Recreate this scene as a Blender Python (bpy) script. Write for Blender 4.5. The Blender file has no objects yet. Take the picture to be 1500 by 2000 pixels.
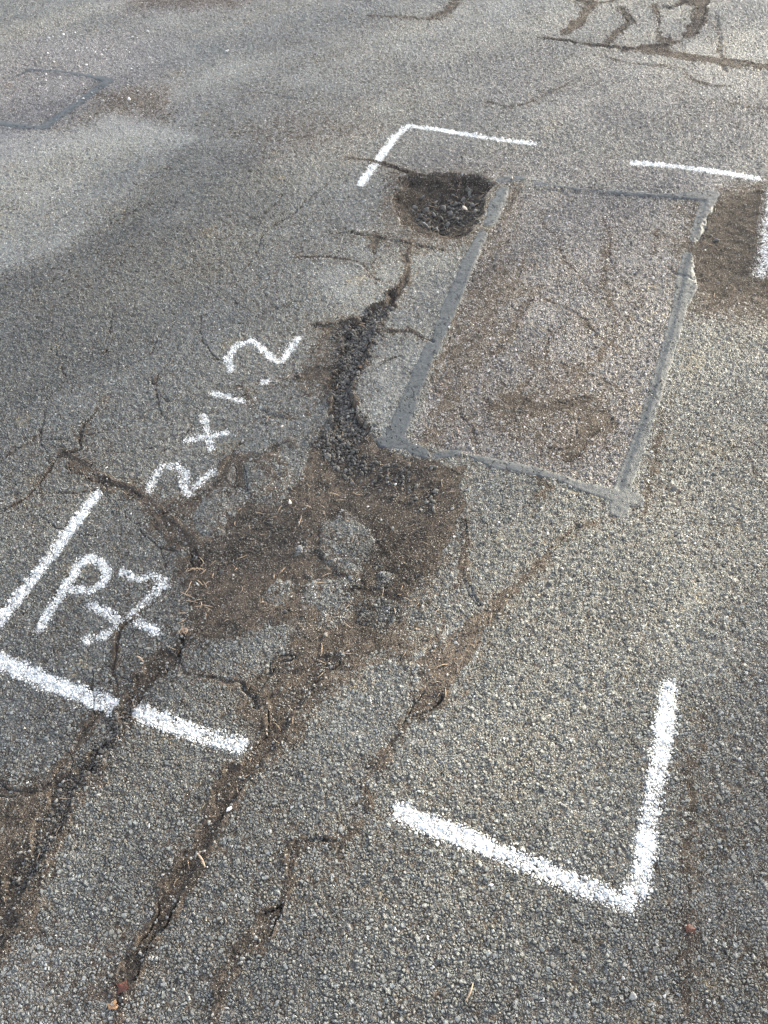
import bpy, math, random
import numpy as np
from mathutils import Matrix, Vector
random.seed(7); rng = np.random.default_rng(7)
R = math.radians

# ------------------------------------------------------------ camera
F, CX, CY, HC = 1600.0, 750.0, 1000.0, 1.5          # focal in photo pixels, centre, camera height
def hz(x): return -909.0 - 0.035 * (x - 750.0)      # horizon line of the photograph
d1 = Vector((-750, CY - hz(0), -F)); d2 = Vector((750, CY - hz(1500), -F))
up = d2.cross(d1).normalized()
if up.y < 0: up = -up
fw = Vector((0, 0, -1)); fw = (fw - up * fw.dot(up)).normalized()      # level heading in camera space
rt = fw.cross(up).normalized()
M3 = Matrix((rt, fw, up))                            # camera space -> world
cam_d = bpy.data.cameras.new("camera"); cam = bpy.data.objects.new("camera", cam_d)
bpy.context.scene.collection.objects.link(cam); bpy.context.scene.camera = cam
cam_d.sensor_fit = 'VERTICAL'; cam_d.sensor_height = 36.0; cam_d.lens = 36.0 * F / 2000.0
cam_d.clip_start = 0.02; cam_d.clip_end = 2000
cam.matrix_world = Matrix.Translation((0, 0, HC)) @ M3.to_4x4()

def G(px, py):
    d = M3 @ Vector((px - CX, CY - py, -F))
    t = HC / -d.z
    return (d.x * t, d.y * t)
def GP(pts): return np.array([G(*p) for p in pts], float)
_m = np.array(M3)
def to_px(x, y):                                     # ground -> photo pixel (only for laying out features)
    w = np.stack([x, y, np.full_like(x, -HC)], 0)
    c = _m.T @ w.reshape(3, -1)
    z = np.where(c[2] > -1e-3, -1e-3, c[2])
    return (CX + F * c[0] / -z).reshape(x.shape), (CY - F * c[1] / -z).reshape(x.shape)

# ------------------------------------------------------------ light
SUN_AZ, SUN_EL = R(50), R(17)                        # azimuth from +Y towards +X
sdir = Vector((math.sin(SUN_AZ) * math.cos(SUN_EL), math.cos(SUN_AZ) * math.cos(SUN_EL), math.sin(SUN_EL)))
W = bpy.data.worlds.new("World"); bpy.context.scene.world = W; W.use_nodes = True
nt = W.node_tree; nt.nodes.clear()
sky = nt.nodes.new('ShaderNodeTexSky'); sky.sky_type = 'NISHITA'; sky.sun_disc = False
sky.sun_elevation = SUN_EL; sky.sun_rotation = SUN_AZ; sky.dust_density = 2.5; sky.air_density = 1.0
bg = nt.nodes.new('ShaderNodeBackground'); bg.inputs[1].default_value = 0.15
wo = nt.nodes.new('ShaderNodeOutputWorld')
hs_ = nt.nodes.new('ShaderNodeHueSaturation'); hs_.inputs['Saturation'].default_value = .42
nt.links.new(sky.outputs[0], hs_.inputs['Color']); nt.links.new(hs_.outputs[0], bg.inputs[0]); nt.links.new(bg.outputs[0], wo.inputs[0])
sl = bpy.data.lights.new("sun", 'SUN'); sl.energy = 4.3; sl.angle = R(1.2); sl.color = (1.0, 0.90, 0.68)
so = bpy.data.objects.new("sun", sl); bpy.context.scene.collection.objects.link(so)
so.rotation_euler = sdir.to_track_quat('Z', 'Y').to_euler(); so.location = (6, 6, 6)
vs = bpy.context.scene.view_settings
vs.view_transform = 'Standard'; vs.look = 'None'; vs.gamma = 1; vs.exposure = 2.2

COL = bpy.context.scene.collection
def tag(o, label=None, cat=None, group=None, kind=None):
    if label: o['label'] = label
    if cat: o['category'] = cat
    if group: o['group'] = group
    if kind: o['kind'] = kind
    return o

# ------------------------------------------------------------ numeric noise and distance
def _h(ix, iy, s):
    n = (ix.astype(np.int64) * 374761393 + iy.astype(np.int64) * 668265263 + s * 1442695041) & 0xffffffff
    n = ((n ^ (n >> 13)) * 1274126177) & 0xffffffff
    return ((n ^ (n >> 16)) & 0xffff) / 65535.0
def vn(x, y, s=0):
    ix = np.floor(x); iy = np.floor(y); fx = x - ix; fy = y - iy
    fx = fx * fx * (3 - 2 * fx); fy = fy * fy * (3 - 2 * fy)
    a = _h(ix, iy, s); b = _h(ix + 1, iy, s); c = _h(ix, iy + 1, s); d = _h(ix + 1, iy + 1, s)
    return (a + (b - a) * fx + (c - a) * fy + (a - b - c + d) * fx * fy) * 2 - 1
def fbm(x, y, f, s=0, o=4):
    r = 0; a = .55
    for i in range(o):
        r = r + a * vn(x * f + 17.3 * i, y * f - 9.1 * i, s + i * 7); f *= 2.03; a *= .5
    return r
def ss(a, b, x):
    t = np.clip((x - a) / (b - a), 0, 1); return t * t * (3 - 2 * t)
def seg_dist(x, y, P, widths=None, pad=.35):
    """signed excess: half-width minus distance (positive inside) of a polyline with a width per vertex"""
    out = np.full(x.shape, -9.0)
    for i in range(len(P) - 1):
        a = P[i]; b = P[i + 1]; wa, wb = widths[i], widths[i + 1]
        m = (x > min(a[0], b[0]) - pad) & (x < max(a[0], b[0]) + pad) & (y > min(a[1], b[1]) - pad) & (y < max(a[1], b[1]) + pad)
        if not m.any(): continue
        xx = x[m]; yy = y[m]; d = b - a; L = max(d @ d, 1e-9)
        t = np.clip(((xx - a[0]) * d[0] + (yy - a[1]) * d[1]) / L, 0, 1)
        dist = np.hypot(xx - a[0] - t * d[0], yy - a[1] - t * d[1])
        out[m] = np.maximum(out[m], (wa + (wb - wa) * t) / 2 - dist)
    return out
def poly_sd(x, y, P, pad=.35):
    out = np.full(x.shape, -9.0)
    m = (x > P[:, 0].min() - pad) & (x < P[:, 0].max() + pad) & (y > P[:, 1].min() - pad) & (y < P[:, 1].max() + pad)
    if not m.any(): return out
    xx = x[m]; yy = y[m]; ins = np.zeros(xx.shape, bool); dm = np.full(xx.shape, 9.0)
    n = len(P)
    for i in range(n):
        a = P[i]; b = P[(i + 1) % n]; d = b - a; L = max(d @ d, 1e-9)
        t = np.clip(((xx - a[0]) * d[0] + (yy - a[1]) * d[1]) / L, 0, 1)
        dm = np.minimum(dm, np.hypot(xx - a[0] - t * d[0], yy - a[1] - t * d[1]))
        c = ((a[1] > yy) != (b[1] > yy)) & (xx < (b[0] - a[0]) * (yy - a[1]) / (b[1] - a[1] + 1e-12) + a[0])
        ins ^= c
    out[m] = np.where(ins, dm, -dm)
    return out

# ------------------------------------------------------------ layout, traced as places on the ground
# (label, category, width m, strokes, strength, group)
PAINT = [
 ("painted_bracket", "white spray painted corner bracket beside the deep pothole with the black stones", .040, [[(705,362),(745,305),(775,265),(800,247),(850,253),(950,270),(1045,282)]], 1.0, "corner marks of the repair outline"),
 ("painted_line", "short straight white sprayed line beyond the pinkish repair patch", .043, [[(1238,320),(1300,324),(1400,337),(1480,351)]], .95, "corner marks of the repair outline"),
 ("painted_line", "faded white sprayed line crossing the dirty hollow right of the pinkish patch", .070, [[(1512,375),(1504,440),(1500,495),(1488,530)]], .78, "corner marks of the repair outline"),
 ("painted_line", "slanting white sprayed line running past the letter P", .036, [[(188,965),(145,1025),(100,1087),(50,1150),(0,1212),(-50,1275)]], .92, "corner marks of the repair outline"),
 ("painted_line", "broad white sprayed line below the letter P, ending at the dirt filled crack", .052, [[(-70,1262),(0,1292),(80,1328),(160,1358),(240,1388)]], 1.0, "corner marks of the repair outline"),
 ("painted_line", "broad white sprayed line starting at the dirt filled crack, with a square blunt end", .052, [[(264,1393),(330,1415),(400,1438),(468,1457)]], 1.02, "corner marks of the repair outline"),
 ("painted_bracket", "big white sprayed L shaped bracket, the largest mark, on clean sunlit asphalt", .050, [[(782,1588),(860,1620),(950,1655),(1050,1697),(1150,1738),(1222,1765),(1248,1735),(1262,1650),(1278,1550),(1295,1440),(1308,1342)]], 1.0, "corner marks of the repair outline"),
 ("painted_letter", "white sprayed letter P beside the slanting line", .029, [[(78,1228),(110,1175),(140,1130),(163,1098)],[(150,1105),(175,1092),(198,1100),(210,1122),(200,1142),(178,1155),(140,1152)]], .85, "sprayed characters"),
 ("painted_number", "white sprayed crossed figure 7 with a crack running through it", .027, [[(238,1118),(265,1130),(300,1128),(328,1140),(305,1158)],[(305,1158),(262,1200),(225,1232),(172,1252)],[(180,1185),(215,1200),(235,1215)],[(268,1215),(285,1222),(302,1236)]], .84, "sprayed characters"),
 ("painted_number", "white sprayed figure 2 between the slanting line end and the cross", .026, [[(292,957),(302,935),(320,912),(345,912),(362,925),(360,950),(368,968),(390,945),(416,922)]], .86, "sprayed characters"),
 ("painted_cross", "small white sprayed cross between the two figures 2", .024, [[(398,815),(408,845),(413,878)],[(366,861),(400,857),(442,847)]], .86, "sprayed characters"),
 ("painted_number", "short white sprayed dash used as figure 1 next to the cross", .022, [[(417,770),(445,778),(484,787)]], .84, "sprayed characters"),
 ("painted_number", "large white sprayed figure 2 with a sweeping tail near the loose black gravel", .028, [[(450,724),(445,700),(462,678),(492,666),(512,680),(530,702),(548,707),(565,688),(582,661)]], .9, "sprayed characters"),
 ("painted_dot", "small white sprayed dot under the large figure 2", .026, [[(512,748),(522,747)]], .9, "sprayed characters"),
]
SEAL = [  # label, [(polyline, widths m)]
 ("grey sealant strip edging the deep pothole with black stones", [([(985,372),(972,398),(957,438)], [.040,.055,.044])]),
 ("narrow grey sealant piece just below the deep pothole", [([(944,458),(932,480)], [.03,.036])]),
 ("long straight smooth grey sealant strip between the black gravel and the pinkish patch", [([(928,488),(892,572),(866,635)], [.040,.043,.043]), ([(861,645),(853,667)],[.042,.030]),([(846,677),(842,684)],[.043,.045]),([(836,692),(815,745),(795,800),(772,850)], [.040,.046,.047,.050])]),
 ("rounded grey sealant lump at the end of the long strip, overhanging the brown dirt", [([(750,866),(783,866)], [.042,.045])]),
 ("small broken grey sealant lump next to the rounded one", [([(798,874),(828,888)], [.03,.03])]),
 ("flat oval grey sealant lump at the edge of the brown dirt", [([(855,892),(893,887)], [.022,.026])]),
 ("wavy grey sealant ridge on the near edge of the pinkish patch, ending in a fork", [([(915,893),(960,905),(1020,916),(1085,932),(1130,950),(1190,968),(1238,978)], [.012,.035,.034,.026,.028,.04,.045]), ([(1215,970),(1207,1000)],[.05,.042]), ([(1212,962),(1240,890),(1268,805)], [.044,.040,.038]), ([(1271,795),(1300,700),(1322,622),(1328,600)],[.038,.038,.042,.044]), ([(1330,592),(1340,560),(1343,500)],[.050,.062,.034])]),
 ("thin broken grey sealant piece beside the dirty hollow right of the patch", [([(1356,468),(1366,445),(1372,415)], [.03,.045,.035])]),
 ("faint thin grey sealant line along the far edge of the pinkish patch", [([(1048,360),(1110,368),(1200,377),(1300,384),(1385,384)], [.02,.026,.026,.03,.07]), ([(1392,380),(1378,412)], [.07,.05])]),
 ("tiny grey sealant scrap at the far corner of the deep pothole", [([(982,353),(1020,350)], [.045,.03])]),
 ("grey sealant outline around the small far pink patch", [([(30,152),(62,137),(130,143),(210,157)],[.03,.04,.04,.045]),([(212,160),(150,205),(85,250)],[.05,.05,.06]),([(85,252),(30,246),(-40,236)],[.05,.045,.045])]),
]
PINK = [
 ("pinkish grey coarse asphalt repair patch framed by smooth sealant strips", [(995,368),(1100,372),(1380,392),(1345,500),(1325,600),(1270,790),(1210,958),(1130,938),(1050,915),(950,896),(870,880),(800,858),(830,790),(870,690),(905,580),(945,470),(975,420)]),
 ("small pinkish asphalt patch framed by a grey sealant line far away", [(-60,160),(30,150),(62,140),(205,160),(150,200),(85,246),(20,242),(-60,232)]),
]
# potholes: (label, polygon, depth m)
HOLES = [
 ("deep ragged pothole filled with loose black stones and brown soil", [(776,352),(800,345),(880,338),(938,345),(962,364),(944,385),(936,415),(928,445),(900,468),(862,476),(815,458),(790,435),(763,405),(768,385),(785,365)], .062),
 ("wide shallow broken hollow full of brown dirt and pine needles", [(600,862),(640,845),(700,838),(745,872),(790,892),(840,900),(880,918),(915,912),(897,950),(912,985),(885,1015),(888,1050),(858,1110),(845,1135),(800,1165),(785,1210),(765,1245),(700,1280),(650,1300),(612,1290),(625,1250),(600,1205),(520,1200),(470,1215),(420,1235),(368,1238),(368,1200),(380,1130),(395,1066),(430,1050),(446,1010),(490,982),(545,978),(562,950),(590,915)], .020),
 ("small wedge shaped broken hollow with bare tan dirt", [(812,1300),(835,1262),(885,1222),(930,1192),(985,1172),(960,1210),(935,1262),(905,1322),(865,1362),(838,1362)], .010),
 ("dirty brown shallow hollow right of the pinkish patch", [(1392,402),(1440,385),(1560,360),(1560,600),(1460,580),(1395,590),(1356,560),(1352,490),(1372,440)], .015),
]
ISLANDS = [([(400,962),(455,948),(505,955),(470,985),(442,1020),(440,1045),(408,1060),(380,1044),(374,1012)], .01),
 ([(480,905),(520,872),(566,885),(574,940),(560,976),(530,986),(492,976),(478,940)], .01),
 ([(565,855),(600,845),(640,835),(610,870),(575,885)], .01),
 ([(640,1018),(665,1004),(700,1012),(724,1030),(728,1070),(712,1100),(700,1135),(690,1120),(668,1108),(648,1090),(634,1050)], .006),
 ([(520,1150),(535,1132),(560,1130),(566,1150),(548,1170),(524,1172)], .005),
 ([(590,1150),(605,1122),(640,1120),(690,1138),(698,1165),(670,1212),(648,1222),(630,1190),(592,1180)], .005),
 ([(735,1115),(750,1102),(766,1120),(755,1142),(737,1140)], .003),
 ([(722,1180),(745,1160),(780,1172),(776,1205),(745,1228),(722,1210)], .004),
 ([(575,1055),(590,1045),(600,1062),(592,1078),(577,1075)], .004),
 ([(848,1130),(900,1130),(935,1180),(880,1225),(840,1245),(800,1228),(798,1180)], .006)]
# cracks: (label or None, polyline, widths m, depth m, fill m)
CR = [
 ("gravel", "deep crack packed with loose black gravel joining the deep pothole to the wide hollow", [(775,572),(762,596),(738,612),(712,650),(690,700),(670,760),(672,800),(690,845)], [.010,.028,.055,.078,.074,.050,.045,.08], .024, .013),
 ("c", None, [(805,470),(792,500),(797,530),(785,560),(772,580)], [.012,.014,.022,.026,.03], .007, .0055),
 ("c", None, [(652,352),(600,395),(570,425),(515,455),(500,500),(465,540)], [.004,.005,.009,.008,.006,.003], .008, .001),
 ("c", None, [(680,310),(745,320),(780,335),(830,350)], [.012,.02,.02,.02], .007, .006),
 ("c", None, [(640,455),(700,460),(745,468),(800,480),(860,492)], [.008,.012,.014,.02,.012], .006, .004),
 ("c", None, [(580,500),(650,506),(700,515),(735,548),(765,556)], [.005,.01,.007,.006,.004], .006, .003),
 ("c", None, [(735,470),(730,500),(725,525)], [.02,.01,.004], .004, .004),
 ("c", None, [(345,628),(310,660),(297,688),(270,705),(205,735)], [.003,.005,.006,.004,.002], .007, .001),
 ("c", None, [(362,665),(330,705),(308,735),(303,762),(330,788),(400,790)], [.003,.005,.006,.005,.003,.002], .006, .001),
 ("c", "thin branching crack left of the sprayed cross", [(205,780),(168,828),(160,878),(110,900),(80,940),(40,985),(-10,1010)], [.004,.007,.009,.009,.01,.009,.008], .009, .003),
 ("c", None, [(-10,908),(50,870),(82,850)], [.012,.009,.004], .008, .002),
 ("c", "brown dirt filled crack behind the sprayed letter P, running from the figure 2", [(125,888),(175,925),(235,955),(290,985),(335,1025),(360,1060),(385,1100)], [.015,.035,.045,.04,.03,.035,.03], .006, .006),
 ("c", None, [(68,962),(150,965),(195,955)], [.006,.008,.01], .005, .002),
 ("c", "long dirt filled crack cutting through the broad painted line", [(372,1232),(330,1280),(290,1325),(255,1368),(240,1400),(222,1455),(160,1510),(118,1560),(95,1620),(55,1690),(20,1760),(-30,1830)], [.03,.045,.05,.028,.03,.035,.04,.045,.05,.06,.07,.09], .011, .0075),
 ("c", "long meandering dirt filled crack down the middle of the foreground", [(645,1290),(600,1335),(555,1385),(530,1440),(480,1510),(432,1580),(398,1650),(345,1735),(318,1795),(280,1855),(235,1940),(210,2030)], [.05,.045,.05,.045,.035,.035,.032,.035,.03,.025,.025,.03], .009, .0065),
 ("c", "stepped dirt filled crack below the tan wedge hollow", [(850,1362),(800,1415),(750,1475),(708,1525),(714,1590),(662,1640),(600,1648),(568,1668),(560,1720),(548,1768),(525,1815),(460,1880),(430,1940),(412,2030)], [.04,.022,.018,.014,.02,.02,.02,.02,.018,.014,.017,.016,.016,.014], .006, .0052),
 ("c", None, [(655,1645),(652,1690),(620,1730)], [.01,.012,.004], .004, .004),
 ("c", "faint brown crack between the sealant corner and the wedge hollow", [(1205,1008),(1130,1032),(1085,1060),(1055,1098),(1020,1140),(960,1180)], [.006,.01,.014,.016,.018,.03], .004, .0042),
 ("c", None, [(1050,930),(1075,955),(1035,990)], [.012,.012,.004], .003, .004),
 ("c", None, [(1372,1400),(1350,1500),(1352,1600),(1342,1720),(1345,1830),(1342,1950)], [.012,.016,.012,.014,.012,.01], .002, .0028),
 ("c", None, [(385,1090),(345,1128),(328,1142),(268,1200),(238,1232),(222,1300),(228,1350)], [.008,.006,.006,.009,.014,.012,.01], .008, .004),
 ("c", None, [(318,1075),(322,1110),(330,1140)], [.004,.005,.006], .005, .001),
 ("c", None, [(350,1245),(348,1290),(362,1315),(420,1325),(480,1345),(500,1385)], [.02,.012,.006,.006,.012,.02], .008, .003),
 ("c", None, [(170,1262),(185,1340),(190,1400)], [.003,.005,.003], .005, .0),
 ("c", None, [(1292,800),(1290,850),(1282,900),(1262,950),(1255,1010)], [.004,.008,.01,.01,.008], .002, .003),
 ("c", "brown dirt band inside the pinkish patch beside the long sealant strip", [(1012,365),(985,410),(962,470),(958,530),(930,600),(898,650),(885,720),(868,790),(850,860)], [.03,.035,.03,.04,.06,.04,.045,.035,.03], .001, .0024),
 ("c", None, [(1185,480),(1178,540),(1192,600),(1200,640)], [.006,.012,.012,.006], .002, .0032),
 ("c", None, [(1050,560),(1010,620),(975,680),(940,710)], [.02,.03,.02,.01], .001, .0030),
 ("c", None, [(960,790),(1010,780),(1060,800),(1110,790),(1150,780)], [.03,.045,.03,.03,.03], .003, .0036),
 ("c", "brown soil patch near the close corner of the pinkish patch", [(1130,790),(1170,815),(1140,850),(1120,890),(1080,880)], [.06,.07,.05,.05,.03], .003, .0036),
 ("c", None, [(1085,780),(1120,792),(1160,768)], [.004,.008,.004], .006, .0),
 ("c", None, [(722,655),(800,650),(845,668)], [.01,.012,.012], .006, .003),
 ("c", None, [(780,580),(830,588),(850,600)], [.006,.008,.004], .004, .002),
 ("c", None, [(620,640),(660,650),(700,640)], [.02,.05,.03], .006, .005),
 ("c", None, [(580,745),(615,735),(650,725)], [.03,.06,.05], .006, .0055),
 ("c", None, [(600,810),(560,820),(500,800),(470,760)], [.012,.008,.006,.02], .003, .003),
 ("c", None, [(560,860),(500,900),(450,900),(430,950),(380,990),(320,1000)], [.01,.01,.02,.03,.03,.03], .004, .0046),
 ("c", None, [(470,905),(478,950),(450,985)], [.02,.03,.03], .005, .005),
 ("c", "dusty cracks in the far corner splitting the asphalt into small slabs", [(1055,75),(1100,78),(1150,86),(1185,91),(1240,96),(1275,91),(1300,87)], [.012,.022,.026,.03,.026,.035,.04], .008, .0045),
 ("c", None, [(1157,6),(1142,28),(1127,48),(1105,64)], [.05,.05,.06,.04], .004, .0046),
 ("c", None, [(1112,-4),(1150,8),(1190,4),(1215,-6)], [.03,.03,.02,.02], .005, .0044),
 ("c", None, [(1212,15),(1236,42),(1206,62),(1184,86)], [.02,.03,.035,.02], .004, .0042),
 ("c", None, [(1278,8),(1286,32),(1282,58),(1292,82)], [.02,.02,.02,.03], .003, .0040),
 ("c", None, [(1280,14),(1310,16),(1330,8),(1342,-5)], [.02,.03,.03,.03], .012, .003),
 ("c", "wide brown gritty crack at the right of the small far slabs", [(1365,-12),(1368,14),(1362,40),(1352,62),(1325,78),(1296,92)], [.10,.08,.07,.07,.05,.04], .005, .0050),
 ("c", "brown gravelly crack running away from the small far slabs", [(1225,97),(1290,101),(1340,112),(1400,118),(1520,133)], [.03,.06,.07,.06,.06], .004, .0042),
 ("c", None, [(830,38),(870,24),(900,-5)], [.03,.05,.06], .005, .004),
 ("c", None, [(720,30),(800,36),(860,38)], [.02,.03,.04], .003, .0036),
 ("c", None, [(520,182),(545,190),(575,192)], [.02,.03,.015], .003, .001),
 ("c", None, [(0,1545),(60,1565),(120,1530)], [.03,.02,.02], .006, .003),
 ("c", None, [(445,580),(462,590),(470,593)], [.003,.008,.003], .006, .002),
 ("c", None, [(580,1290),(540,1300),(490,1370),(480,1400)], [.006,.012,.02,.03], .004, .004),
 ("c", None, [(905,1015),(912,1060),(905,1120),(925,1180)], [.008,.012,.01,.02], .003, .0042),
 ("c", None, [(200,1390),(150,1460),(110,1520)], [.012,.014,.01], .005, .004),
]
# soft soil veils over the stones (no depth): polygon, softness m, level m
VEIL = [([(0,1560),(150,1555),(110,1660),(90,1760),(60,1830),(-60,1850),(-60,1560)], .05, .0046),
 ([(640,1300),(560,1320),(500,1420),(520,1480),(600,1420),(700,1330)], .04, .0042),
 ([(620,640),(700,640),(670,760),(640,790),(600,790),(560,760),(600,740)], .05, .0032),
 ([(240,940),(300,965),(400,950),(440,960),(400,1060),(370,1070),(300,1010)], .05, .0028),
 ([(940,480),(1000,400),(1010,560),(950,700),(890,820),(850,850),(900,640)], .05, .0022),
 ([(750,330),(1010,330),(1020,380),(980,500),(760,500),(720,440)], .05, .0020),
 ([(620,1020),(860,1100),(800,1300),(600,1300),(560,1150)], .04, .0040),
 ([(-30,1880),(250,1850),(300,2000),(-30,2060)], .10, .0024),
 ([(1350,1600),(1560,1400),(1560,2060),(1000,2060),(1200,1930)], .15, .0013),
 ([(950,760),(1190,760),(1190,870),(1100,910),(960,830)], .05, .0021),
 ([(1330,380),(1560,340),(1560,640),(1330,620)], .06, .0034),
 ([(180,180),(330,170),(330,235),(180,215)], .10, .0034),
 ([(450,250),(640,210),(700,260),(500,310)], .15, .0024),
 ([(240,-20),(480,-20),(470,12),(260,16)], .10, .0034),
 ([(360,1060),(620,1040),(600,1220),(370,1240)], .03, .0060),
]
# darker and paler areas, multiplying the ground colour: polygon, softness m, factor
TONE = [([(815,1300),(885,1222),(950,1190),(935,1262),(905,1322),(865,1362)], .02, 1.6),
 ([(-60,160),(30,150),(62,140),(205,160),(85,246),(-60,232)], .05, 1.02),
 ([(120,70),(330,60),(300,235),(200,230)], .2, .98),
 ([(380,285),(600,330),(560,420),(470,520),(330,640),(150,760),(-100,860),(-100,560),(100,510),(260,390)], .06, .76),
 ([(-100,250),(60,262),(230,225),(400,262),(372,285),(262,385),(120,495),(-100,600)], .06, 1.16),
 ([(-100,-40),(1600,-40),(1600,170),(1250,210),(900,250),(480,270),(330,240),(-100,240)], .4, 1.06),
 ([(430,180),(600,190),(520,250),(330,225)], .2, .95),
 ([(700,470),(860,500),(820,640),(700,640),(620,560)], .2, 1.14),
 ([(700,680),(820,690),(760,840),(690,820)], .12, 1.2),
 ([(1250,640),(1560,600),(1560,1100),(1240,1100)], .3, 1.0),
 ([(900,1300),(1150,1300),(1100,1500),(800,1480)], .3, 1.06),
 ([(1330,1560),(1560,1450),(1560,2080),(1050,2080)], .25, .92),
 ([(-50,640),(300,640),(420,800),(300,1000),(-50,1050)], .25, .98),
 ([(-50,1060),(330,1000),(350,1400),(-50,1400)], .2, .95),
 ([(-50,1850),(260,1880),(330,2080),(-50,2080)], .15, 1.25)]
# pinkish brown tinge of exposed coarse stone around the patches
TINT = [([(840,300),(1100,310),(1560,340),(1560,600),(1380,600),(1380,400),(1000,350),(850,340)], .2, .75),
 ([(120,70),(330,60),(320,230),(180,230),(60,280),(-60,330),(-60,120)], .25, .8),
 ([(200,-20),(520,-20),(470,20),(260,30)], .15, .9),
 ([(900,110),(1200,110),(1560,160),(1560,320),(1100,290),(950,230)], .4, .40),
 ([(500,210),(720,230),(680,300),(480,310)], .3, .35)]

for L in PAINT: pass
def rw(px, py, a, n, st, w, seed, dp=.006, fl=.001):
    q = np.random.default_rng(seed); p = [(px, py)]
    for _ in range(n):
        a += q.normal() * .30; px += st * math.cos(a); py += st * .75 * math.sin(a); p.append((px, py))
    ws = [w * (.4 + .8 * math.sin(math.pi * (k + .5) / (n + 1))) for k in range(n + 1)]
    CR.append(("c", None, p, ws, dp, fl))
for k_, (a_, b_, c_, n_) in enumerate([(240,560,2.1,6),(420,600,2.2,6),(150,640,2.3,6),(300,700,1.9,5),(90,760,2.0,6),(250,830,2.4,5),(210,880,0.3,6),(380,830,2.2,4),(60,1000,0.3,5),(250,1010,1.2,6),(560,380,2.2,5),(330,380,2.3,6),(640,560,2.4,6),(520,620,2.8,4),(800,690,2.9,4),(480,860,1.9,5),(200,1300,1.4,4),(120,1440,1.6,6)]):
    rw(a_, b_, c_, n_, 34, .0042, 300 + k_, .006, .0012)
for k_, (a_, b_, c_, n_) in enumerate([(1060,420,1.7,9),(1180,430,1.6,8),(1290,450,1.8,8),(1010,560,.2,9),(1000,700,.1,8),(940,640,1.9,7),(1100,640,1.8,6),(1230,620,1.9,7),(960,830,.1,7),(1030,500,2.2,6),(1150,700,2.4,6),(900,800,1.4,4)]):
    rw(a_, b_, c_, n_, 32, .013, 400 + k_, .003, .0022)
for k_, (a_, b_, c_, n_) in enumerate([(1180,110,.2,7),(1400,30,1.8,4),(1420,200,.2,5),(950,200,.3,5)]):
    rw(a_, b_, c_, n_, 38, .02, 500 + k_, .004, .0024)
PAINT_W = [(l[2] * (1.12 if l[2] < .045 else 1.0), [GP(s) for s in l[3]], l[4]) for l in PAINT]
SEAL_W = [[(GP(p), w) for p, w in s[1]] for s in SEAL]
PINK_W = [GP(p[1]) for p in PINK]
HOLES_W = [(GP(h[1]), h[2]) for h in HOLES]
ISL_W = [(GP(p), h) for p, h in ISLANDS]
CR_W = [(GP(c[2]), c[3], c[4], c[5]) for c in CR]
VEIL_W = [(GP(p), s, l) for p, s, l in VEIL]
TONE_W = [(GP(p), s, l) for p, s, l in TONE]
TINT_W = [(GP(p), s, l) for p, s, l in TINT]

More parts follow.
